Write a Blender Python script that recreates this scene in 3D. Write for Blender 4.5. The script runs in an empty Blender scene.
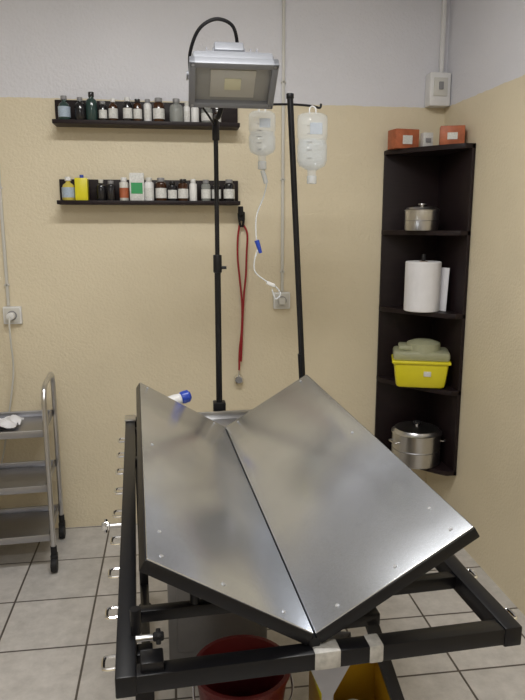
import bpy, bmesh, math, random
from mathutils import Vector, Matrix
random.seed(7)
scene = bpy.context.scene
scene.view_settings.view_transform = 'Standard'
try: scene.view_settings.look = 'None'
except Exception: pass

# ------------------------------------------------------------------ materials
def mat(name, col, rough=0.5, metal=0.0, noise=None, bump=None, alpha=1.0, trans=0.0, emit=None, spec=0.5, stretch=None):
    m = bpy.data.materials.new(name); m.use_nodes = True
    nt = m.node_tree; b = nt.nodes['Principled BSDF']
    c = (col[0], col[1], col[2], 1)
    b.inputs['Base Color'].default_value = c
    b.inputs['Roughness'].default_value = rough
    b.inputs['Metallic'].default_value = metal
    b.inputs['Specular IOR Level'].default_value = spec
    b.inputs['Alpha'].default_value = alpha
    b.inputs['Transmission Weight'].default_value = trans
    if emit:
        b.inputs['Emission Color'].default_value = (emit[0], emit[1], emit[2], 1)
        b.inputs['Emission Strength'].default_value = emit[3]
    tc = nt.nodes.new('ShaderNodeTexCoord')
    src = tc.outputs['Object']
    if stretch:
        mp = nt.nodes.new('ShaderNodeMapping'); mp.inputs['Scale'].default_value = stretch
        nt.links.new(src, mp.inputs['Vector']); src = mp.outputs['Vector']
    n = nt.nodes.new('ShaderNodeTexNoise')
    sc, amt = noise if noise else (25, 0.06)
    n.inputs['Scale'].default_value = sc; n.inputs['Detail'].default_value = 5
    nt.links.new(src, n.inputs['Vector'])
    mx = nt.nodes.new('ShaderNodeMix'); mx.data_type = 'RGBA'
    mx.inputs['A'].default_value = (col[0]*(1-amt), col[1]*(1-amt), col[2]*(1-amt), 1)
    mx.inputs['B'].default_value = (min(1,col[0]*(1+amt)), min(1,col[1]*(1+amt)), min(1,col[2]*(1+amt)), 1)
    nt.links.new(n.outputs['Fac'], mx.inputs['Factor'])
    nt.links.new(mx.outputs['Result'], b.inputs['Base Color'])
    if bump:
        n2 = nt.nodes.new('ShaderNodeTexNoise'); n2.inputs['Scale'].default_value = bump[0]; n2.inputs['Detail'].default_value = 4
        nt.links.new(tc.outputs['Object'], n2.inputs['Vector'])
        bp = nt.nodes.new('ShaderNodeBump'); bp.inputs['Strength'].default_value = bump[1]; bp.inputs['Distance'].default_value = bump[2]
        nt.links.new(n2.outputs['Fac'], bp.inputs['Height']); nt.links.new(bp.outputs['Normal'], b.inputs['Normal'])
    return m

def wall_material():
    m = bpy.data.materials.new('painted_plaster'); m.use_nodes = True
    nt = m.node_tree; b = nt.nodes['Principled BSDF']; L = nt.links
    g = nt.nodes.new('ShaderNodeNewGeometry')
    sp = nt.nodes.new('ShaderNodeSeparateXYZ'); L.new(g.outputs['Position'], sp.inputs[0])
    wob = nt.nodes.new('ShaderNodeTexNoise'); wob.inputs['Scale'].default_value = 30
    L.new(g.outputs['Position'], wob.inputs['Vector'])
    ma = nt.nodes.new('ShaderNodeMath'); ma.operation = 'MULTIPLY_ADD'; ma.inputs[1].default_value = 0.010
    L.new(wob.outputs['Fac'], ma.inputs[0]); L.new(sp.outputs['Z'], ma.inputs[2])
    gt = nt.nodes.new('ShaderNodeMath'); gt.operation = 'GREATER_THAN'; gt.inputs[1].default_value = 2.120
    L.new(ma.outputs[0], gt.inputs[0])
    mx = nt.nodes.new('ShaderNodeMix'); mx.data_type = 'RGBA'
    mx.inputs['A'].default_value = (0.74, 0.655, 0.485, 1)
    mx.inputs['B'].default_value = (0.715, 0.715, 0.765, 1)
    L.new(gt.outputs[0], mx.inputs['Factor'])
    big = nt.nodes.new('ShaderNodeTexNoise'); big.inputs['Scale'].default_value = 3; big.inputs['Detail'].default_value = 6
    L.new(g.outputs['Position'], big.inputs['Vector'])
    mr = nt.nodes.new('ShaderNodeMapRange'); mr.inputs['To Min'].default_value = 0.92; mr.inputs['To Max'].default_value = 1.06
    L.new(big.outputs['Fac'], mr.inputs['Value'])
    hs = nt.nodes.new('ShaderNodeHueSaturation'); L.new(mx.outputs['Result'], hs.inputs['Color']); L.new(mr.outputs[0], hs.inputs['Value'])
    L.new(hs.outputs[0], b.inputs['Base Color'])
    b.inputs['Roughness'].default_value = 0.5
    n2 = nt.nodes.new('ShaderNodeTexNoise'); n2.inputs['Scale'].default_value = 90; n2.inputs['Detail'].default_value = 3
    L.new(g.outputs['Position'], n2.inputs['Vector'])
    bp = nt.nodes.new('ShaderNodeBump'); bp.inputs['Strength'].default_value = 0.7; bp.inputs['Distance'].default_value = 0.004
    L.new(n2.outputs['Fac'], bp.inputs['Height']); L.new(bp.outputs['Normal'], b.inputs['Normal'])
    return m

def floor_material():
    m = bpy.data.materials.new('ceramic_tiles'); m.use_nodes = True
    nt = m.node_tree; b = nt.nodes['Principled BSDF']; L = nt.links
    g = nt.nodes.new('ShaderNodeNewGeometry')
    mp = nt.nodes.new('ShaderNodeMapping'); mp.inputs['Location'].default_value = (0.02, 0.06, 0)
    L.new(g.outputs['Position'], mp.inputs['Vector'])
    br = nt.nodes.new('ShaderNodeTexBrick'); br.offset = 0; br.squash = 1
    br.inputs['Scale'].default_value = 1; br.inputs['Brick Width'].default_value = 0.33; br.inputs['Row Height'].default_value = 0.33
    br.inputs['Mortar Size'].default_value = 0.0045; br.inputs['Mortar Smooth'].default_value = 0.2
    br.inputs['Color1'].default_value = (0.60, 0.57, 0.545, 1); br.inputs['Color2'].default_value = (0.54, 0.52, 0.50, 1)
    br.inputs['Mortar'].default_value = (0.10, 0.085, 0.075, 1)
    L.new(mp.outputs[0], br.inputs['Vector'])
    n = nt.nodes.new('ShaderNodeTexNoise'); n.inputs['Scale'].default_value = 14; n.inputs['Detail'].default_value = 8; n.inputs['Roughness'].default_value = 0.7
    L.new(g.outputs['Position'], n.inputs['Vector'])
    mr = nt.nodes.new('ShaderNodeMapRange'); mr.inputs['From Min'].default_value = 0.3; mr.inputs['From Max'].default_value = 0.7
    mr.inputs['To Min'].default_value = 0.78; mr.inputs['To Max'].default_value = 1.1
    L.new(n.outputs['Fac'], mr.inputs['Value'])
    hs = nt.nodes.new('ShaderNodeHueSaturation'); L.new(br.outputs['Color'], hs.inputs['Color']); L.new(mr.outputs[0], hs.inputs['Value'])
    L.new(hs.outputs[0], b.inputs['Base Color'])
    b.inputs['Roughness'].default_value = 0.35
    bp = nt.nodes.new('ShaderNodeBump'); bp.inputs['Strength'].default_value = 0.4; bp.inputs['Distance'].default_value = 0.003; bp.invert = True
    L.new(br.outputs['Fac'], bp.inputs['Height']); L.new(bp.outputs['Normal'], b.inputs['Normal'])
    return m

def steel_sheet():
    m = bpy.data.materials.new('worn_steel_sheet'); m.use_nodes = True
    nt = m.node_tree; b = nt.nodes['Principled BSDF']; L = nt.links
    tc = nt.nodes.new('ShaderNodeTexCoord')
    a = nt.nodes.new('ShaderNodeTexNoise'); a.inputs['Scale'].default_value = 4.5; a.inputs['Detail'].default_value = 6; a.inputs['Roughness'].default_value = 0.5
    a.inputs['Distortion'].default_value = 0.2
    L.new(tc.outputs['Object'], a.inputs['Vector'])
    cr = nt.nodes.new('ShaderNodeValToRGB')
    cr.color_ramp.elements[0].position = 0.38; cr.color_ramp.elements[0].color = (0.56, 0.585, 0.63, 1)
    cr.color_ramp.elements[1].position = 0.62; cr.color_ramp.elements[1].color = (0.63, 0.66, 0.715, 1)
    L.new(a.outputs['Fac'], cr.inputs[0])
    gr = nt.nodes.new('ShaderNodeTexNoise'); gr.inputs['Scale'].default_value = 300; gr.inputs['Detail'].default_value = 2
    L.new(tc.outputs['Object'], gr.inputs['Vector'])
    mg = nt.nodes.new('ShaderNodeMapRange'); mg.inputs['From Min'].default_value=.3; mg.inputs['From Max'].default_value=.7; mg.inputs['To Min'].default_value=.92; mg.inputs['To Max'].default_value=1.07
    L.new(gr.outputs['Fac'], mg.inputs['Value'])
    hs = nt.nodes.new('ShaderNodeHueSaturation'); L.new(cr.outputs[0], hs.inputs['Color']); L.new(mg.outputs[0], hs.inputs['Value'])
    L.new(hs.outputs[0], b.inputs['Base Color'])
    mr = nt.nodes.new('ShaderNodeMapRange'); mr.inputs['From Min'].default_value=.35; mr.inputs['From Max'].default_value=.65; mr.inputs['To Min'].default_value = 0.27; mr.inputs['To Max'].default_value = 0.20
    L.new(a.outputs['Fac'], mr.inputs['Value']); L.new(mr.outputs[0], b.inputs['Roughness'])
    b.inputs['Metallic'].default_value = 0.9
    bp = nt.nodes.new('ShaderNodeBump'); bp.inputs['Strength'].default_value = 0.08; bp.inputs['Distance'].default_value = 0.001
    L.new(gr.outputs['Fac'], bp.inputs['Height']); L.new(bp.outputs['Normal'], b.inputs['Normal'])
    return m

M = dict(
 wall=wall_material(), floor=floor_material(), sheet=steel_sheet(),
 ceil=mat('ceiling_paint', (0.78,0.79,0.82), 0.8),
 black=mat('black_enamel', (0.008,0.008,0.010), 0.35, spec=0.3),
 blackm=mat('matte_black', (0.015,0.015,0.017), 0.6, spec=0.3),
 wood=mat('wenge_board', (0.013,0.007,0.008), 0.5, noise=(12,0.4), stretch=(1,1,8), spec=0.3),
 steel=mat('stainless', (0.58,0.58,0.59), 0.28, 1.0),
 steeld=mat('brushed_stainless', (0.38,0.38,0.40), 0.4, 1.0),
 pedst=mat('dull_stainless', (0.24,0.24,0.25), 0.42, 0.8),
 screw=mat('screw_steel', (0.62,0.63,0.66), 0.4, 0.7),
 alu=mat('cast_aluminium', (0.27,0.28,0.31), 0.5, 0.3),
 chrome=mat('chrome', (0.8,0.8,0.8), 0.12, 1.0),
 white=mat('white_plastic', (0.75,0.75,0.75), 0.4),
 offw=mat('ivory_plastic', (0.62,0.61,0.57), 0.4),
 tape=mat('worn_tape', (0.42,0.41,0.39), 0.7, noise=(60,0.6)),
 paper=mat('paper', (0.82,0.82,0.86), 0.9, bump=(90,0.4,0.002)),
 card=mat('brown_core', (0.25,0.15,0.08), 0.8),
 red=mat('red_rubber', (0.30,0.012,0.02), 0.35),
 redp=mat('red_plastic', (0.11,0.010,0.012), 0.4),
 yel=mat('yellow_plastic', (0.72,0.64,0.02), 0.35),
 amb=mat('amber_plastic', (0.60,0.36,0.02), 0.4),
 lid=mat('translucent_lid', (0.52,0.53,0.36), 0.3, alpha=0.6),
 blue=mat('blue_plastic', (0.02,0.06,0.42), 0.3),
 orange=mat('orange_card', (0.40,0.11,0.045), 0.5, noise=(40,0.5)),
 green=mat('green_card', (0.03,0.30,0.10), 0.5),
 dglass=mat('dark_glass', (0.015,0.014,0.016), 0.1),
 amberg=mat('amber_glass', (0.05,0.018,0.006), 0.1),
 ggl=mat('green_glass', (0.03,0.06,0.055), 0.12),
 clearg=mat('clear_glass', (0.45,0.47,0.45), 0.08, alpha=0.5),
 ylq=mat('yellow_liquid', (0.60,0.50,0.10), 0.2),
 label=mat('paper_label', (0.66,0.66,0.64), 0.6, noise=(160,0.35)),
 labelb=mat('blue_label', (0.38,0.46,0.56), 0.6, noise=(160,0.35)),
 ivl=mat('drip_bottle_print', (0.55,0.62,0.72), 0.5, noise=(160,0.3), alpha=.5),
 grey=mat('grey_plastic', (0.25,0.25,0.26), 0.5),
 ivp=mat('drip_bottle_plastic', (0.78,0.87,0.99), 0.06, alpha=0.24, spec=0.8),
 liquid=mat('saline_solution', (0.72,0.84,0.98), 0.05, alpha=0.18, spec=0.8),
 tube=mat('clear_tubing', (0.80,0.84,0.88), 0.2, alpha=0.65),
 lglass=mat('lamp_glass', (0.34,0.34,0.33), 0.10),
 led=mat('led_chip', (0.70,0.68,0.50), 0.4),
 refl=mat('lamp_reflector', (0.55,0.54,0.50), 0.35, 0.2),
 lamp_e=mat('fluorescent_tube', (1,1,1), 0.5, emit=(1,0.99,0.95,6)),
)

# ------------------------------------------------------------------ builder
class B:
    def __init__(s, name):
        s.name = name; s.bm = bmesh.new(); s.mats = []
    def mi(s, m):
        if m not in s.mats: s.mats.append(m)
        return s.mats.index(m)
    def merge(s, t, m, mw=None):
        i = s.mi(m)
        for f in t.faces: f.material_index = i
        if mw is not None: t.transform(mw)
        bmesh.ops.recalc_face_normals(t, faces=t.faces)
        me = bpy.data.meshes.new('t'); t.to_mesh(me); t.free()
        s.bm.from_mesh(me); bpy.data.meshes.remove(me)
    def box(s, c, size, m, bev=0.003, mw=None, rot=None, taper=None):
        t = bmesh.new(); bmesh.ops.create_cube(t, size=1)
        for v in t.verts:
            v.co = Vector((v.co.x*size[0], v.co.y*size[1], v.co.z*size[2]))
            if taper and v.co.z < 0: v.co.x *= taper; v.co.y *= taper
        if bev > 0:
            bmesh.ops.bevel(t, geom=list(t.edges), offset=min(bev, min(size)*0.45), segments=2, affect='EDGES', profile=0.5)
        T = Matrix.Translation(Vector(c))
        if rot is not None: T = T @ rot.to_4x4()
        if mw is not None: T = mw @ T
        s.merge(t, m, T)
    def beam(s, p0, p1, w, h, m, bev=0.003, mw=None):
        p0, p1 = Vector(p0), Vector(p1); d = p1-p0
        q = d.to_track_quat('Y', 'Z')
        s.box((p0+p1)/2, (w, d.length, h), m, bev, mw, q.to_matrix())
    def cyl(s, p0, p1, r, m, r2=None, seg=24, mw=None, bev=0.0):
        p0, p1 = Vector(p0), Vector(p1); d = p1-p0
        t = bmesh.new(); bmesh.ops.create_cone(t, cap_ends=True, segments=seg, radius1=r, radius2=(r if r2 is None else r2), depth=d.length)
        if bev > 0:
            ed = [e for e in t.edges if len(e.link_faces)==2 and any(len(f.verts)>4 for f in e.link_faces)]
            bmesh.ops.bevel(t, geom=ed, offset=bev, segments=2, affect='EDGES', profile=0.5)
        T = Matrix.Translation((p0+p1)/2) @ d.to_track_quat('Z','Y').to_matrix().to_4x4()
        if mw is not None: T = mw @ T
        s.merge(t, m, T)
    def lathe(s, prof, c, m, seg=28, mw=None, sx=1.0, sy=1.0, rot=None):
        t = bmesh.new(); rings = []
        for r, z in prof:
            if r < 1e-5: rings.append([t.verts.new((0,0,z))])
            else: rings.append([t.verts.new((sx*r*math.cos(2*math.pi*k/seg), sy*r*math.sin(2*math.pi*k/seg), z)) for k in range(seg)])
        for a, b in zip(rings, rings[1:]):
            for k in range(seg):
                k2 = (k+1) % seg
                if len(a)==1 and len(b)==1: continue
                if len(a)==1: t.faces.new((a[0], b[k], b[k2]))
                elif len(b)==1: t.faces.new((a[k], b[0], a[k2]))
                else: t.faces.new((a[k], b[k], b[k2], a[k2]))
        T = Matrix.Translation(Vector(c))
        if rot is not None: T = T @ rot.to_4x4()
        if mw is not None: T = mw @ T
        s.merge(t, m, T)
    def tube(s, pts, r, m, seg=10, sub=8, mw=None, smooth=True, closed=False):
        P = [Vector(p) for p in pts]
        if smooth and len(P) > 2:
            Q = []
            n = len(P)
            for i in range(n-1):
                p0 = P[max(i-1,0)]; p1 = P[i]; p2 = P[i+1]; p3 = P[min(i+2,n-1)]
                for k in range(sub):
                    u = k/sub
                    Q.append(0.5*((2*p1)+(p2-p0)*u+(2*p0-5*p1+4*p2-p3)*u*u+(3*p1-p0-3*p2+p3)*u**3))
            Q.append(P[-1]); P = Q
        t = bmesh.new(); rings = []
        nrm = None
        for i, p in enumerate(P):
            tg = (P[min(i+1,len(P)-1)]-P[max(i-1,0)]).normalized()
            if nrm is None:
                nrm = tg.orthogonal().normalized()
            nrm = (nrm - tg*nrm.dot(tg)).normalized()
            bn = tg.cross(nrm)
            rings.append([t.verts.new(p + r*(math.cos(2*math.pi*k/seg)*nrm + math.sin(2*math.pi*k/seg)*bn)) for k in range(seg)])
        for a, b in zip(rings, rings[1:]):
            for k in range(seg):
                k2 = (k+1)%seg; t.faces.new((a[k], b[k], b[k2], a[k2]))
        t.faces.new(rings[0]); t.faces.new(rings[-1])
        s.merge(t, m, mw)
    def prism(s, poly, z0, z1, m, bev=0.002, mw=None):
        t = bmesh.new()
        lo = [t.verts.new((x,y,z0)) for x,y in poly]; hi = [t.verts.new((x,y,z1)) for x,y in poly]
        n = len(poly)
        t.faces.new(lo); t.faces.new(hi)
        for k in range(n): t.faces.new((lo[k], lo[(k+1)%n], hi[(k+1)%n], hi[k]))
        if bev: bmesh.ops.bevel(t, geom=[e for e in t.edges if abs(e.verts[0].co.z-e.verts[1].co.z)<1e-6], offset=bev, segments=1, affect='EDGES')
        s.merge(t, m, mw)
    def tray(s, c, size, m, wall=0.012, hgt=0.03, mw=None):
        x,y,z = c; sx,sy,th = size
        s.box((x,y,z+th/2), (sx,sy,th), m, 0.002, mw)
        for sg in (-1,1):
            s.box((x+sg*(sx/2-wall/2), y, z+hgt/2), (wall, sy, hgt), m, 0.003, mw)
            s.box((x, y+sg*(sy/2-wall/2), z+hgt/2), (sx, wall, hgt), m, 0.003, mw)
    def done(s, parent=None, ang=35):
        me = bpy.data.meshes.new(s.name); s.bm.to_mesh(me); s.bm.free()
        for m in s.mats: me.materials.append(m)
        for p in me.polygons: p.use_smooth = True
        me.set_sharp_from_angle(angle=math.radians(ang))
        o = bpy.data.objects.new(s.name, me); scene.collection.objects.link(o)
        if parent: o.parent = parent
        return o

# ------------------------------------------------------------------ room
XL, XR, YB, YF, ZC = -2.3, 1.375, 3.25, -1.6, 2.85
def slab(name, c, size, m):
    b = B(name); b.box(c, size, m, 0); return b.done()
slab('floor', ((XL+XR)/2,(YB+YF)/2,-0.05), (XR-XL+.4, YB-YF+.4, .1), M['floor'])
slab('ceiling', ((XL+XR)/2,(YB+YF)/2,ZC+.05), (XR-XL+.4, YB-YF+.4, .1), M['ceil'])
slab('wall_back', ((XL+XR)/2,YB+.05,ZC/2), (XR-XL+.2,.1,ZC), M['wall'])
slab('wall_front', ((XL+XR)/2,YF-.05,ZC/2), (XR-XL+.2,.1,ZC), M['wall'])
slab('wall_left', (XL-.05,(YB+YF)/2,ZC/2), (.1,YB-YF,ZC), M['wall'])
slab('wall_right', (XR+.05,(YB+YF)/2,ZC/2), (.1,YB-YF,ZC), M['wall'])

# ------------------------------------------------------------------ surgery table
TM = Matrix.Translation((0.240,1.029,0)) @ Matrix.Rotation(math.radians(3.0),4,'Z')
t = B('veterinary_surgery_table')
FX0, FX1, FY1, FZ = -0.335, 0.385, 1.50, 0.78
K = M['black']
t.beam((FX0,-0.02,FZ),(FX0,FY1+.02,FZ),.036,.040,K,mw=TM)
t.beam((FX1,-0.02,FZ),(FX1,FY1+.02,FZ),.036,.040,K,mw=TM)
t.beam((FX0,0,FZ),(FX1,0,FZ),.036,.034,K,mw=TM)
t.beam((FX0,FY1,FZ),(FX1,FY1,FZ),.036,.038,K,mw=TM)
t.beam((.02,.19,FZ),(FX1,.19,FZ),.026,.030,K,mw=TM)
t.beam((FX0,1.05,FZ),(FX1,1.05,FZ),.030,.034,K,mw=TM)
t.beam((.02,0,FZ-.002),(.02,1.05,FZ-.002),.026,.028,K,mw=TM)
for x in (FX0,FX1):
    t.box((x,FY1+.025,FZ),(.042,.012,.046),M['steel'],mw=TM)
t.box((FX0,FY1-.02,FZ+.024),(.042,.07,.008),M['steel'],mw=TM)
# V panels : leaves hinged on a central groove that climbs slightly to the rear
GZ, DX, DZ, LEN = 0.823, 0.30, 0.182, 1.20
PM = TM @ Matrix.Translation((0,0,GZ)) @ Matrix.Rotation(math.radians(.6),4,'X')
for sg in (-1,1):
    DZs = DZ - (.002 if sg<0 else 0)
    DXs = DX - (.006 if sg<0 else 0)
    q = Matrix.Rotation(-sg*math.atan2(DZs,DXs),3,'Y')
    W = math.hypot(DXs,DZs)
    cen = Vector((sg*DXs/2, LEN/2, DZs/2)); nrm = Vector((-sg*DZs/W,0,DXs/W))
    t.box(cen-nrm*0.014,(W,LEN,.024),K,.003,mw=PM,rot=q)
    t.box(cen-nrm*0.001,(W-.004,LEN-.004,.004),M['sheet'],.0015,mw=PM,rot=q)
    for a_ in ((.315,.03),(.315,.12),(.06,.03),(.19,.03),(.315,LEN-.03),(.05,LEN-.03),(.315,.6)):
        p = Vector((sg*DXs*a_[0]/W, a_[1], DZs*a_[0]/W))
        t.cyl(p,p+nrm*.003,.0038,M['screw'],mw=PM,seg=12)
    for yy in (.19,1.05):
        t.beam((sg*.02,yy,-.03),(sg*DXs*.95,yy,DZs*.95-.042),.024,.018,K,mw=PM)
    t.cyl((sg*.24,1.05,FZ),(sg*.24,1.05,GZ+DZs*.8-.04),.011,M['steel'],mw=TM)
    t.cyl((sg*.20,.19,FZ),(sg*.20,.19,GZ+DZs*.66-.04),.010,K,mw=TM)
t.cyl((0,.0,-.018),(0,LEN,-.018),.011,K,mw=PM)
t.beam((FX0,.19,FZ),(.02,.19,FZ),.024,.026,K,mw=TM)
# tie-down hooks along rails
for sg,x in ((-1,FX0-.018),(1,FX1+.018)):
    for k in range(9):
        yy = .05+k*.155
        o = .022*sg
        t.tube([(x,yy-.018,FZ),(x+o*.7,yy-.018,FZ),(x+o,yy-.012,FZ),(x+o,yy+.012,FZ),(x+o*.7,yy+.018,FZ),(x,yy+.018,FZ)],.0036,M['chrome'],seg=8,sub=3,mw=TM)
def knob(b, p, d, r, m):
    p = Vector(p); d = Vector(d).normalized()
    b.cyl(p,p+d*.03,.006,M['steel'],mw=TM)
    b.cyl(p+d*.03,p+d*.05,r,m,seg=6,mw=TM,bev=.003)
    for k in range(4):
        a = d.orthogonal().normalized(); a.rotate(Matrix.Rotation(k*math.pi/2,3,d))
        b.cyl(p+d*.04,p+d*.04+a*r*1.5,.006,m,r2=.004,seg=8,mw=TM)
knob(t,(FX0-.018,.60,FZ),(-1,0,0),.012,M['chrome'])
knob(t,(FX0+.018,.06,FZ+.035),(1,0,0),.009,M['blackm'])
t.box((FX0+.045,.01,FZ+.024),(.04,.04,.02),K,mw=TM)
t.cyl((FX0+.018,.10,FZ+.02),(FX0+.018,.10,FZ+.07),.010,K,mw=TM)
for xx,ww in ((.020,.050),(.112,.028)):
    t.box((xx,-.0005,FZ+.0005),(ww,.038,.036),M['tape'],.004,mw=TM)
knob(t,(FX1+.018,1.18,FZ+.02),(1,0,.4),.014,M['blackm'])
# legs
t.beam((FX0+.03,.08,FZ),(FX0+.03,.08,.02),.035,.035,K,mw=TM)
t.beam((FX0+.03,1.42,FZ),(FX0+.03,1.42,.02),.035,.035,K,mw=TM)
t.beam((.14,.10,FZ),(.40,.10,.02),.026,.026,K,mw=TM)
t.beam((FX1-.03,1.42,FZ),(FX1-.03,1.42,.02),.035,.035,K,mw=TM)
t.beam((FX0+.03,.08,.12),(FX0+.03,1.42,.12),.03,.03,K,mw=TM)
for p in ((FX0+.03,.08),(FX0+.03,1.42),(.405,.10),(FX1-.03,1.42)):
    t.cyl((p[0],p[1],0),(p[0],p[1],.03),.026,M['blackm'],mw=TM)
t.beam((.02,.10,FZ-.004),(.16,.10,FZ-.004),.026,.026,K,mw=TM)
t.tray((.0,1.31,FZ+.02),(.36,.20,.006),M['steel'],hgt=.035,mw=TM)
# drain funnel under the front end of the groove
t.lathe([(.012,-.20),(.012,-.10),(.055,-.01),(.062,.0),(.016,-.10),(.015,-.20)],(.045,.06,FZ-.025),M['steeld'],mw=TM,seg=4,rot=Matrix.Rotation(.5,3,'Z'))
t.done()

b = B('stainless_pedestal_cabinet')
b.box((.13,2.16,.37),(.34,.30,.66),M['pedst'],.008)
b.box((.13,2.16,.02),(.30,.26,.04),M['blackm'],.004)
b.box((.13,2.006,.38),(.28,.008,.54),M['pedst'],.004)
b.cyl((.24,1.99,.36),(.24,1.99,.48),.006,M['chrome'])
b.box((.13,2.16,.73),(.20,.16,.06),K,.004)
b.done()

# ------------------------------------------------------------------ exam lamp on pole
L = B('floodlight_on_stand')
px, py = 0.183, 2.574
L.cyl((px,py,.74),(px,py,1.42),.0125,K)
L.cyl((px,py,1.36),(px,py,1.92),.009,K)
L.cyl((px,py,1.36),(px,py,1.43),.017,K,bev=.003)
L.cyl((px,py,1.38),(px+.035,py,1.38),.006,K)
L.cyl((px,py,1.86),(px,py,1.93),.014,K,bev=.003)
L.box((px,py,.79),(.05,.05,.09),K,.004)
a = math.radians(52)
R = Vector((1,0,0)); U = Vector((0,-math.sin(a),math.cos(a))); N = Vector((0,-math.cos(a),-math.sin(a)))
LM = Matrix((( R.x,-N.x,U.x,.222),(R.y,-N.y,U.y,2.30),(R.z,-N.z,U.z,2.010),(0,0,0,1)))  # local y = back of lamp, z = up
A = M['alu']
w,h = .292,.185
for sg in (-1,1):
    L.box((sg*(w/2-.011),0,0),(.022,.03,h),A,.004,mw=LM)
    L.box((0,0,sg*(h/2-.011)),(w,.03,.022),A,.004,mw=LM)
L.box((0,.004,0),(w-.03,.004,h-.03),M['lglass'],.001,mw=LM)
L.box((0,.0005,0),(.15,.004,.11),M['refl'],.001,mw=LM)
L.box((0,-.0025,0),(.055,.003,.045),M['led'],.001,mw=LM)
L.box((0,.035,0),(w*.92,.05,h*.90),A,.012,mw=LM)
L.box((0,.068,0),(w*.66,.03,h*.70),A,.008,mw=LM)
for k in range(9):
    L.box((-.084+k*.021,.086,0),(.005,.03,h*.64),A,.001,mw=LM)
L.box((-.01,.10,h*.24),(.10,.04,.05),A,.006,mw=LM)
for sx_ in (-.134,.134):
    for sz in (-.082,.082): L.cyl((sx_,-.016,sz),(sx_,-.012,sz),.005,M['steel'],mw=LM,seg=10)
for sg in (-1,1):
    L.beam((sg*.148,.04,.0),(sg*.148,.12,-.08),.004,.022,A,mw=LM,bev=.001)
    L.cyl((sg*.130,.04,0),(sg*.152,.04,0),.009,A,mw=LM)
L.beam((-.148,.12,-.08),(.148,.12,-.08),.022,.004,A,mw=LM,bev=.001)
yk = LM @ Vector((0,.12,-.08))
L.tube([(px,py,1.91),(px,py-.03,1.94),(yk.x-.03,(yk.y+py)/2,1.945),(yk.x,yk.y,yk.z)],.010,K)
L.tube([(.085,2.40,2.06),(.085,2.36,2.12),(.115,2.33,2.185),(.170,2.32,2.215),(.225,2.33,2.20),(.245,2.36,2.15),(.245,2.39,2.10)],.006,K)
L.tube([(.085,2.40,2.06),(.105,2.44,1.99),(.16,2.52,1.93),(px,py+.012,1.88),(px,py+.016,1.6),(px,py+.018,1.0)],.004,K)
L.done()

# ------------------------------------------------------------------ IV stand and bottles
S = B('iv_drip_stand')
iy = 2.62
S.cyl((.545,2.590,.70),(.476,iy,2.035),.0120,K)
S.cyl((.545,2.590,.70),(.526,2.598,1.02),.0135,K)
S.box((.543,2.592,.79),(.05,.045,.07),K,.004)
S.tube([(.284,iy,2.010),(.288,iy,1.997),(.36,iy,2.001),(.476,iy,2.005),(.56,iy,2.001),(.594,iy,1.995),(.599,iy,2.010)],.0045,K)
S.cyl((.476,iy,2.025),(.476,iy,2.045),.015,K,bev=.003)
S.done()

def drip(name, x, ztop, w, hb, neck, sy=.6, y=iy-.02):
    b = B(name)
    r = w/2
    prof = [(0,ztop),(r*.7,ztop),(r*.95,ztop-.008),(r,ztop-.022),(r,ztop-hb*.42),(r*.94,ztop-hb*.46),(r*.94,ztop-hb*.52),(r,ztop-hb*.56),(r,ztop-hb*.82),(r*.85,ztop-hb*.92),(r*.30,ztop-hb),(r*.27,ztop-hb-neck*.5),(0,ztop-hb-neck*.5)]
    b.lathe(prof,(x,y,0),M['ivp'],sy=sy)
    k=.93
    liq = [(0,ztop-hb*.45),(r*.92*k,ztop-hb*.45),(r*.92*k,ztop-hb*.53),(r*k,ztop-hb*.57),(r*k,ztop-hb*.81),(r*.82*k,ztop-hb*.91),(r*.26,ztop-hb*.99),(0,ztop-hb)]
    b.lathe(liq,(x,y,0),M['liquid'],sy=sy)
    b.cyl((x,y,ztop-hb-neck),(x,y,ztop-hb-neck*.4),r*.32,M['tube'],bev=.002)
    b.tube([(x-.012,y,ztop),(x-.012,y,ztop+.018),(x,y+.008,ztop+.028),(x+.012,y,ztop+.018),(x+.012,y,ztop)],.003,M['white'],seg=6)
    for k in range(5):
        b.box((x-r*.3,y-r*sy*.98,ztop-.05-k*hb*.14),(r*.35,.002,.002),M['grey'],0)
    b.box((x+r*.12,y-r*sy*1.0,ztop-hb*.28),(r*.8,.0015,hb*.20),M['ivl'],0)
    return b
b = drip('iv_bottle', .364, 1.973, .105, .165, .05)
bx = .364
by_ = iy-.02
b.tube([(bx,by_,1.765),(bx+.018,by_,1.72),(bx+.008,by_,1.66),(bx-.022,by_,1.58),(bx-.024,by_,1.50),(bx-.016,by_,1.455),(bx-.03,by_,1.41),(bx-.028,by_,1.36),(bx+.02,by_,1.32),(bx+.055,by_,1.30),(bx+.075,by_,1.27),(bx+.055,by_,1.25),(bx+.04,by_,1.29)],.0028,M['tube'],seg=8)
b.cyl((bx+.001,by_,1.755),(bx+.016,by_,1.705),.009,M['tube'])
b.cyl((bx-.022,by_,1.485),(bx-.006,by_,1.435),.010,M['blue'],r2=.007)
b.box((bx+.035,by_,1.31),(.035,.014,.014),M['white'],.003,rot=Matrix.Rotation(.4,3,'Y'))
b.done()
drip('iv_bottle', .562, 1.970, .120, .215, .05).done()

# ------------------------------------------------------------------ wall shelves & bottles
def wall_shelf(z):
    b = B('medicine_shelf')
    x0,x1 = -.505,.335
    b.box(((x0+x1)/2,3.19,z-.009),(x1-x0,.12,.018),M['wood'],.002)
    b.box(((x0+x1)/2,3.241,z+.045),(x1-x0,.018,.108),M['wood'],.002)
    for x in (x0+.1,x1-.1):
        b.cyl((x,3.232,z+.08),(x,3.229,z+.08),.006,M['steel'])
    b.done()
Z1, Z2 = 2.007, 1.655
wall_shelf(Z1); wall_shelf(Z2)

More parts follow.
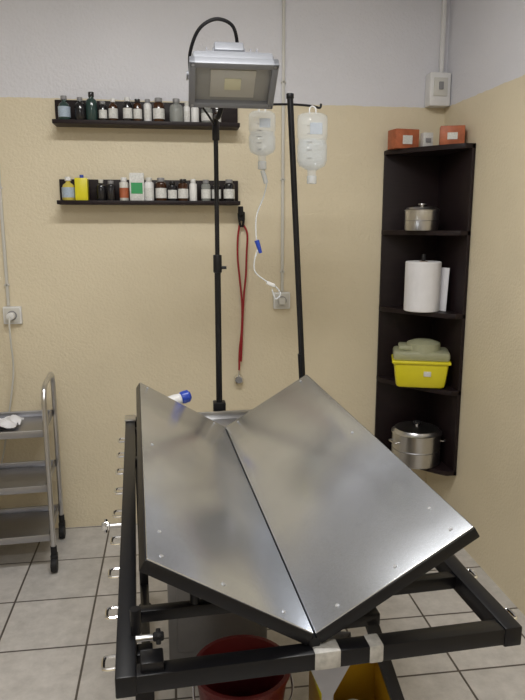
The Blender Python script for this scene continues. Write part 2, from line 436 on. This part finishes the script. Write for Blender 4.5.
def bottle(b, x, y, z, r, h, body, cap, lab=None, kind='round'):
    if kind == 'box':
        b.box((x,y,z+h/2),(2*r,min(2*r,.07),h),body,.002)
        if lab: b.box((x,y-min(r,.035)-.0005,z+h*.45),(r*1.6,.001,h*.4),lab,0)
        return
    ch = h*.17
    if kind == 'round':
        prof=[(0,0),(r*.93,0),(r,.004),(r,h*.62),(r*.85,h*.72),(r*.42,h*.79),(r*.42,h*.84),(0,h*.84)]
    elif kind == 'vial':
        prof=[(0,0),(r*.95,0),(r,.003),(r,h*.74),(r*.9,h*.79),(r*.55,h*.83),(r*.55,h*.86),(0,h*.86)]
    else:
        prof=[(0,0),(r*.9,0),(r,.006),(r,h*.5),(r*.8,h*.66),(r*.35,h*.76),(r*.35,h*.85),(0,h*.85)]
    b.lathe(prof,(x,y,z),body,seg=20)
    cr = r*(.5 if kind!='vial' else .66)
    b.cyl((x,y,z+h-ch),(x,y,z+h),cr,cap,seg=16,bev=.0015)
    if lab:
        b.cyl((x,y,z+h*.12),(x,y,z+h*.55),r*1.02,lab,seg=20)
m_ = M
def row(z, items):
    b = B('medicine_bottles')
    for (x, r, h, body, cap, lab, kind) in items:
        bottle(b, x, 3.172+random.uniform(-.008,.008), z, r, h, m_[body], m_[cap], m_[lab] if lab else None, kind)
    b.done()
row(Z1, [(-.455,.027,.105,'ggl','grey','labelb','jug'),(-.385,.024,.10,'dglass','grey',None,'round'),(-.335,.026,.125,'ggl','dglass',None,'round'),
 (-.285,.018,.085,'dglass','grey','label','vial'),(-.24,.021,.10,'amberg','white','label','round'),(-.175,.021,.105,'dglass','white','label','vial'),
 (-.13,.019,.098,'amberg','dglass','label','vial'),(-.085,.018,.10,'white','grey','label','vial'),(-.035,.026,.105,'amberg','grey','label','vial'),
 (.045,.032,.105,'clearg','grey',None,'round'),(.093,.015,.09,'white','offw','label','vial'),(.130,.018,.085,'white','white',None,'vial'),(.185,.026,.080,'clearg','white','label','vial'),(.235,.016,.06,'amberg','steel','label','vial')])
row(Z2, [(-.455,.030,.105,'ylq','white','labelb','jug'),(-.395,.028,.10,'yel','blue',None,'box'),(-.395,.014,.115,'blue','blue',None,'vial'),
 (-.31,.022,.095,'dglass','offw',None,'round'),(-.265,.020,.09,'dglass','grey',None,'vial'),(-.205,.021,.105,'offw','white','orange','vial'),
 (-.145,.033,.125,'label','green','green','box'),(-.09,.022,.105,'white','offw','label','vial'),(-.035,.026,.105,'amberg','grey','label','vial'),
 (.018,.021,.09,'dglass','dglass','label','vial'),(.068,.024,.10,'amberg','dglass','label','vial'),(.115,.018,.10,'white','white',None,'vial'),
 (.175,.022,.098,'clearg','grey','label','vial'),(.225,.022,.098,'dglass','grey','label','round'),(.285,.026,.10,'dglass','grey','label','vial')])

# ------------------------------------------------------------------ stethoscope hung from the shelf end
s = B('stethoscope')
sy_ = 3.228
s.cyl((.343,3.25,1.615),(.343,3.19,1.62),.004,M['steel'])
s.tube([(.333,3.20,1.60),(.336,3.21,1.57),(.345,sy_,1.535)],.006,M['blackm'])
s.tube([(.353,3.20,1.60),(.358,3.21,1.57),(.355,sy_,1.535)],.006,M['blackm'])
s.cyl((.343,3.20,1.632),(.343,3.20,1.59),.013,M['blackm'],bev=.003)
s.box((.350,3.215,1.585),(.030,.016,.045),M['blackm'],.005)
s.tube([(.340,sy_,1.545),(.331,sy_,1.48),(.330,sy_,1.38),(.340,sy_,1.27),(.350,sy_,1.15),(.347,sy_,1.02),(.336,sy_,.92),(.333,sy_,.81)],.0050,M['red'])
s.tube([(.358,sy_,1.545),(.378,sy_,1.50),(.374,sy_,1.40),(.370,sy_,1.30),(.360,sy_,1.20),(.352,sy_,1.06),(.347,sy_,.94),(.343,sy_,.86)],.0050,M['red'])
s.cyl((.333,sy_,.815),(.331,sy_,.79),.005,M['chrome'])
s.cyl((.331,sy_+.014,.767),(.331,sy_-.014,.767),.024,M['chrome'],r2=.021,bev=.002)
s.cyl((.331,sy_-.014,.767),(.331,sy_-.016,.767),.017,M['grey'])
s.done()

# ------------------------------------------------------------------ sockets, conduits
def outlet(x, z, nm):
    b = B(nm)
    b.box((x,3.238,z),(.085,.024,.085),M['white'],.005)
    b.box((x,3.225,z),(.07,.006,.07),M['offw'],.003)
    b.cyl((x,3.232,z),(x,3.219,z),.023,M['grey'],bev=.002)
    return b
b = outlet(.553,1.168,'power_socket')
b.box((.548,3.205,1.168),(.035,.035,.035),M['offw'],.006)
b.done()
b = outlet(-.758,1.118,'power_socket')
b.cyl((-.758,3.222,1.118),(-.758,3.18,1.118),.018,M['white'],bev=.004)
b.tube([(-.758,3.185,1.118),(-.758,3.16,1.09),(-.760,3.17,1.0),(-.765,3.2,.85),(-.80,3.21,.65),(-.84,3.21,.45),(-.90,3.2,.2),(-.92,3.2,.02)],.0045,M['offw'])
b.done()
def conduit(x,z0,z1):
    b = B('cable_conduit')
    b.box((x,3.243,(z0+z1)/2),(.014,.014,z1-z0),M['offw'],.003)
    z = z0+.1
    while z < z1:
        b.box((x,3.243,z),(.022,.014,.010),M['offw'],.002); z += .45
    b.done()
conduit(.556,1.213,ZC); conduit(-.775,1.163,ZC)
b = B('junction_box')
b.box((1.318,3.215,2.19),(.105,.07,.155),M['white'],.006)
b.box((1.318,3.178,2.20),(.07,.008,.085),M['offw'],.003)
b.box((1.318,3.172,2.205),(.022,.010,.035),M['grey'],.002)
b.box((1.340,3.238,(2.265+ZC)/2),(.02,.02,ZC-2.265),M['white'],.003)
b.done()

# ------------------------------------------------------------------ corner shelf
c = B('corner_shelf_unit')
xr, yb = XR-.002, YB-.002
A1, A2, zb, zt, th = .305,.37,.325,1.905,.022
c.box((xr-A1/2,yb-.008,(zb+zt)/2),(A1,.016,zt-zb),M['wood'],.002)
c.box((xr-.008,yb-A2/2,(zb+zt)/2),(.016,A2,zt-zb),M['wood'],.002)
def corner_poly():
    P=[(xr,yb),(xr-A1,yb),(xr-A1,yb-.05)]
    n=10
    p0=Vector((xr-A1,yb-.05)); p1=Vector((xr-A1*.45,yb-A2*.80)); p2=Vector((xr-.05,yb-A2))
    for k in range(1,n+1):
        u=k/n; q=p0*(1-u)**2+p1*2*u*(1-u)+p2*u*u; P.append((q.x,q.y))
    P.append((xr,yb-A2)); return P
SZ=[zb+th,.757,1.130,1.518,zt]
for z in SZ: c.prism(corner_poly(), z-th, z, M['wood'])
c.done()
cx, cy = 1.225, 3.06

def pot(name,x,y,z,r,h,handles=True):
    b=B(name)
    b.lathe([(0,0),(r*.95,0),(r,.006),(r,h*.80),(r*1.04,h*.81),(r*1.04,h*.84),(r*.98,h*.86),(r*.9,h*.93),(r*.4,h*.975),(0,h*.98)],(x,y,z),M['steel'],seg=36)
    b.cyl((x,y,z+h*.96),(x,y,z+h*1.04),.008,M['steel']); b.cyl((x,y,z+h*1.04),(x,y,z+h*1.10),.020,M['blackm'] if handles else M['steel'],bev=.003)
    b.lathe([(r*1.0,h*.38),(r*1.015,h*.40),(r*1.0,h*.42)],(x,y,z),M['steeld'],seg=36)
    if handles:
        for sg in (-1,1):
            dv=Vector((sg,-.2,0)).normalized(); q=Vector((-dv.y,dv.x,0)); p=Vector((x,y,z+h*.62))+dv*r*.97
            b.tube([p+q*.03,p+q*.028+dv*.022,p-q*.028+dv*.022,p-q*.03],.004,M['steel'],sub=5)
    b.done()
pot('sterilizing_pot',cx-.001,cy-.015,SZ[0],.122,.195)
pot('steel_canister',cx-.020,cy,SZ[3],.080,.115,False)
b=B('paper_towel_roll')
b.lathe([(.020,.0),(.083,.0),(.086,.004),(.086,.236),(.083,.24),(.020,.24),(.020,.0)],(cx-.006,cy-.015,SZ[2]),M['paper'],seg=40)
b.cyl((cx-.006,cy-.015,SZ[2]),(cx-.006,cy-.015,SZ[2]+.242),.0205,M['card'])
b.cyl((cx-.006,cy-.015,SZ[2]+.24),(cx-.006,cy-.015,SZ[2]+.275),.010,M['blackm'],bev=.002)
b.box((cx+.088,cy-.03,SZ[2]+.105),(.003,.07,.21),M['paper'],0,rot=Matrix.Rotation(.5,3,'Z')@Matrix.Rotation(.06,3,'Y'))
b.done()
b=B('sharps_container')
sx0,sy0,sz0=cx-.008,cy-.04,SZ[1]
rz=Matrix.Rotation(math.radians(-18),3,'Z')
T=Matrix.Translation((sx0,sy0,sz0))@rz.to_4x4()
b.box((0,0,.066),(.265,.165,.132),M['yel'],.018,mw=T,taper=.88)
b.box((0,0,.130),(.280,.180,.016),M['yel'],.006,mw=T)
b.box((0,0,.160),(.270,.172,.048),M['lid'],.016,mw=T)
b.lathe([(.085,.175),(.080,.218),(.050,.230),(0,.232)],(.01,0,0),M['lid'],mw=T)
b.box((-.075,-.0,.196),(.07,.12,.022),M['lid'],.008,mw=T)
b.box((.03,-.080,.075),(.035,.003,.025),M['label'],.001,mw=T)
b.done()
b=B('glove_box'); b.box((1.135,3.165,zt+.045),(.125,.085,.090),M['orange'],.003,rot=Matrix.Rotation(.15,3,'Z')); b.box((1.141,3.1215,zt+.04),(.05,.004,.04),M['label'],0,rot=Matrix.Rotation(.15,3,'Z')); b.done()
b=B('glove_box'); b.box((1.310,3.00,zt+.043),(.11,.085,.086),M['orange'],.003,rot=Matrix.Rotation(-.35,3,'Z')); b.box((1.295,2.959,zt+.040),(.045,.004,.030),M['label'],0,rot=Matrix.Rotation(-.35,3,'Z')); b.done()
b=B('medicine_carton'); b.box((1.236,3.12,zt+.036),(.048,.04,.072),M['label'],.002); b.box((1.236,3.099,zt+.036),(.026,.003,.02),M['grey'],0); b.done()

# ------------------------------------------------------------------ instrument trolley
b=B('instrument_trolley')
x0,x1,y0,y1=-.64,0,-.165,.165
TT=Matrix.Translation((-.566,2.985,0))@Matrix.Rotation(math.radians(3),4,'Z')
St=M['steel']
for x in (x0,x1):
    b.tube([(x,y0,.10),(x,y0,.5),(x,y0,.76),(x,y0+.012,.820),(x,y0+.05,.852),(x,(y0+y1)/2,.856),(x,y1-.05,.852),(x,y1-.012,.820),(x,y1,.76),(x,y1,.5),(x,y1,.10)],.0115,St,sub=6,mw=TT)
    for y in (y0,y1):
        b.cyl((x,y,.07),(x,y,.12),.014,M['blackm'],mw=TT)
        b.box((x,y,.065),(.030,.04,.035),M['blackm'],.004,mw=TT)
        b.cyl((x-.014,y-.012,.034),(x+.014,y-.012,.034),.034,M['blackm'],bev=.004,mw=TT)
for z in (.655,.40,.165):
    b.tray(((x0+x1)/2,(y0+y1)/2,z-.02),(x1-x0-.02,y1-y0-.0,.005),M['steeld'],wall=.010,hgt=.032,mw=TT)
b.done()
b=B('crumpled_paper_sheet')
t_=bmesh.new(); bmesh.ops.create_grid(t_,x_segments=16,y_segments=16,size=.09)
for v in t_.verts: v.co.z=.018+.016*math.sin(v.co.x*60+v.co.y*25)*math.cos(v.co.y*48)+random.uniform(-.003,.003); v.co.y*=.9
b.merge(t_,M['paper'],Matrix.Translation((-.79,2.98,.645)))
b.done()

b=B('spray_bottle')
p0=Vector((-.055,2.34,.892)); ax=Vector((.9,.25,.22)).normalized()
q=ax.to_track_quat('Z','Y').to_matrix()
b.lathe([(0,0),(.017,0),(.022,.004),(.022,.065),(.019,.085),(.015,.09),(0,.09)],p0,M['white'],rot=q)
b.lathe([(0,.086),(.021,.086),(.024,.095),(.023,.115),(.014,.123),(0,.124)],p0,M['blue'],rot=q)
b.cyl(p0+Vector((.04,.0,-.015)),Vector((p0.x+.04,p0.y,.808)),.006,M['blackm'])
b.done()

# ------------------------------------------------------------------ floor items
b=B('red_bucket')
b.lathe([(0,.0),(.095,.0),(.10,.004),(.135,.27),(.143,.272),(.143,.285),(.131,.285),(.128,.27),(.094,.012),(0,.012)],(.175,1.68,0),M['redp'],seg=40)
b.tube([(.175-.14,1.68,.265),(.175-.13,1.60,.22),(.175,1.535,.19),(.175+.13,1.60,.22),(.175+.14,1.68,.265)],.004,M['steeld'])
b.done()
b=B('yellow_waste_bin')
T=Matrix.Translation((.50,1.62,0))
for (dx,dy,wx,wy) in ((-.105,0,.008,.26),(.105,0,.008,.26),(0,-.13,.21,.008),(0,.13,.21,.008)):
    b.box((dx,dy,.12),(wx,wy,.24),M['amb'],.003,mw=T)
    b.box((dx,dy,.24),(wx+.014,wy+.014,.014),M['yel'],.004,mw=T)
b.box((0,0,.006),(.21,.26,.012),M['amb'],.003,mw=T)
b.lathe([(0,.02),(.05,.02),(.08,.06),(.07,.12),(.03,.16),(0,.165)],(0,0,0),M['label'],mw=T,seg=14)
b.done()

# ------------------------------------------------------------------ ceiling light and added fill fixture
def tubefix(lx,ly,en):
    b=B('ceiling_or_fill_light')
    b.box((lx,ly,ZC-.03),(1.25,.22,.06),M['white'],.008)
    for dy in (-.055,.055): b.cyl((lx-.58,ly+dy,ZC-.075),(lx+.58,ly+dy,ZC-.075),.014,M['lamp_e'])
    for dx in (-.595,.595): b.box((lx+dx,ly,ZC-.075),(.02,.16,.04),M['white'],.004)
    fix=b.done()
    ld=bpy.data.lights.new('tube_or_fill_light','AREA'); ld.shape='RECTANGLE'; ld.size=1.15; ld.size_y=.18; ld.energy=en; ld.color=(1,.99,.965)
    lo=bpy.data.objects.new('tube_or_fill_light',ld); lo.location=(lx,ly,ZC-.10); scene.collection.objects.link(lo); lo.parent=fix
tubefix(.0,1.60,28)
tubefix(-.3,-.5,28)  # unseen second fixture behind the camera, added as fill to even the light

w_=bpy.data.worlds.new('World'); scene.world=w_; w_.use_nodes=True
w_.node_tree.nodes['Background'].inputs[0].default_value=(.6,.65,.7,1); w_.node_tree.nodes['Background'].inputs[1].default_value=.3

# ------------------------------------------------------------------ camera
cd=bpy.data.cameras.new('camera'); cam=bpy.data.objects.new('camera',cd); scene.collection.objects.link(cam)
cd.sensor_fit='VERTICAL'; cd.sensor_height=24; cd.lens=24*650/700; cd.clip_start=.02
cam.location=(0,0,1.55)
cam.rotation_euler=(math.radians(90-11),0,math.radians(-8))
scene.camera=cam
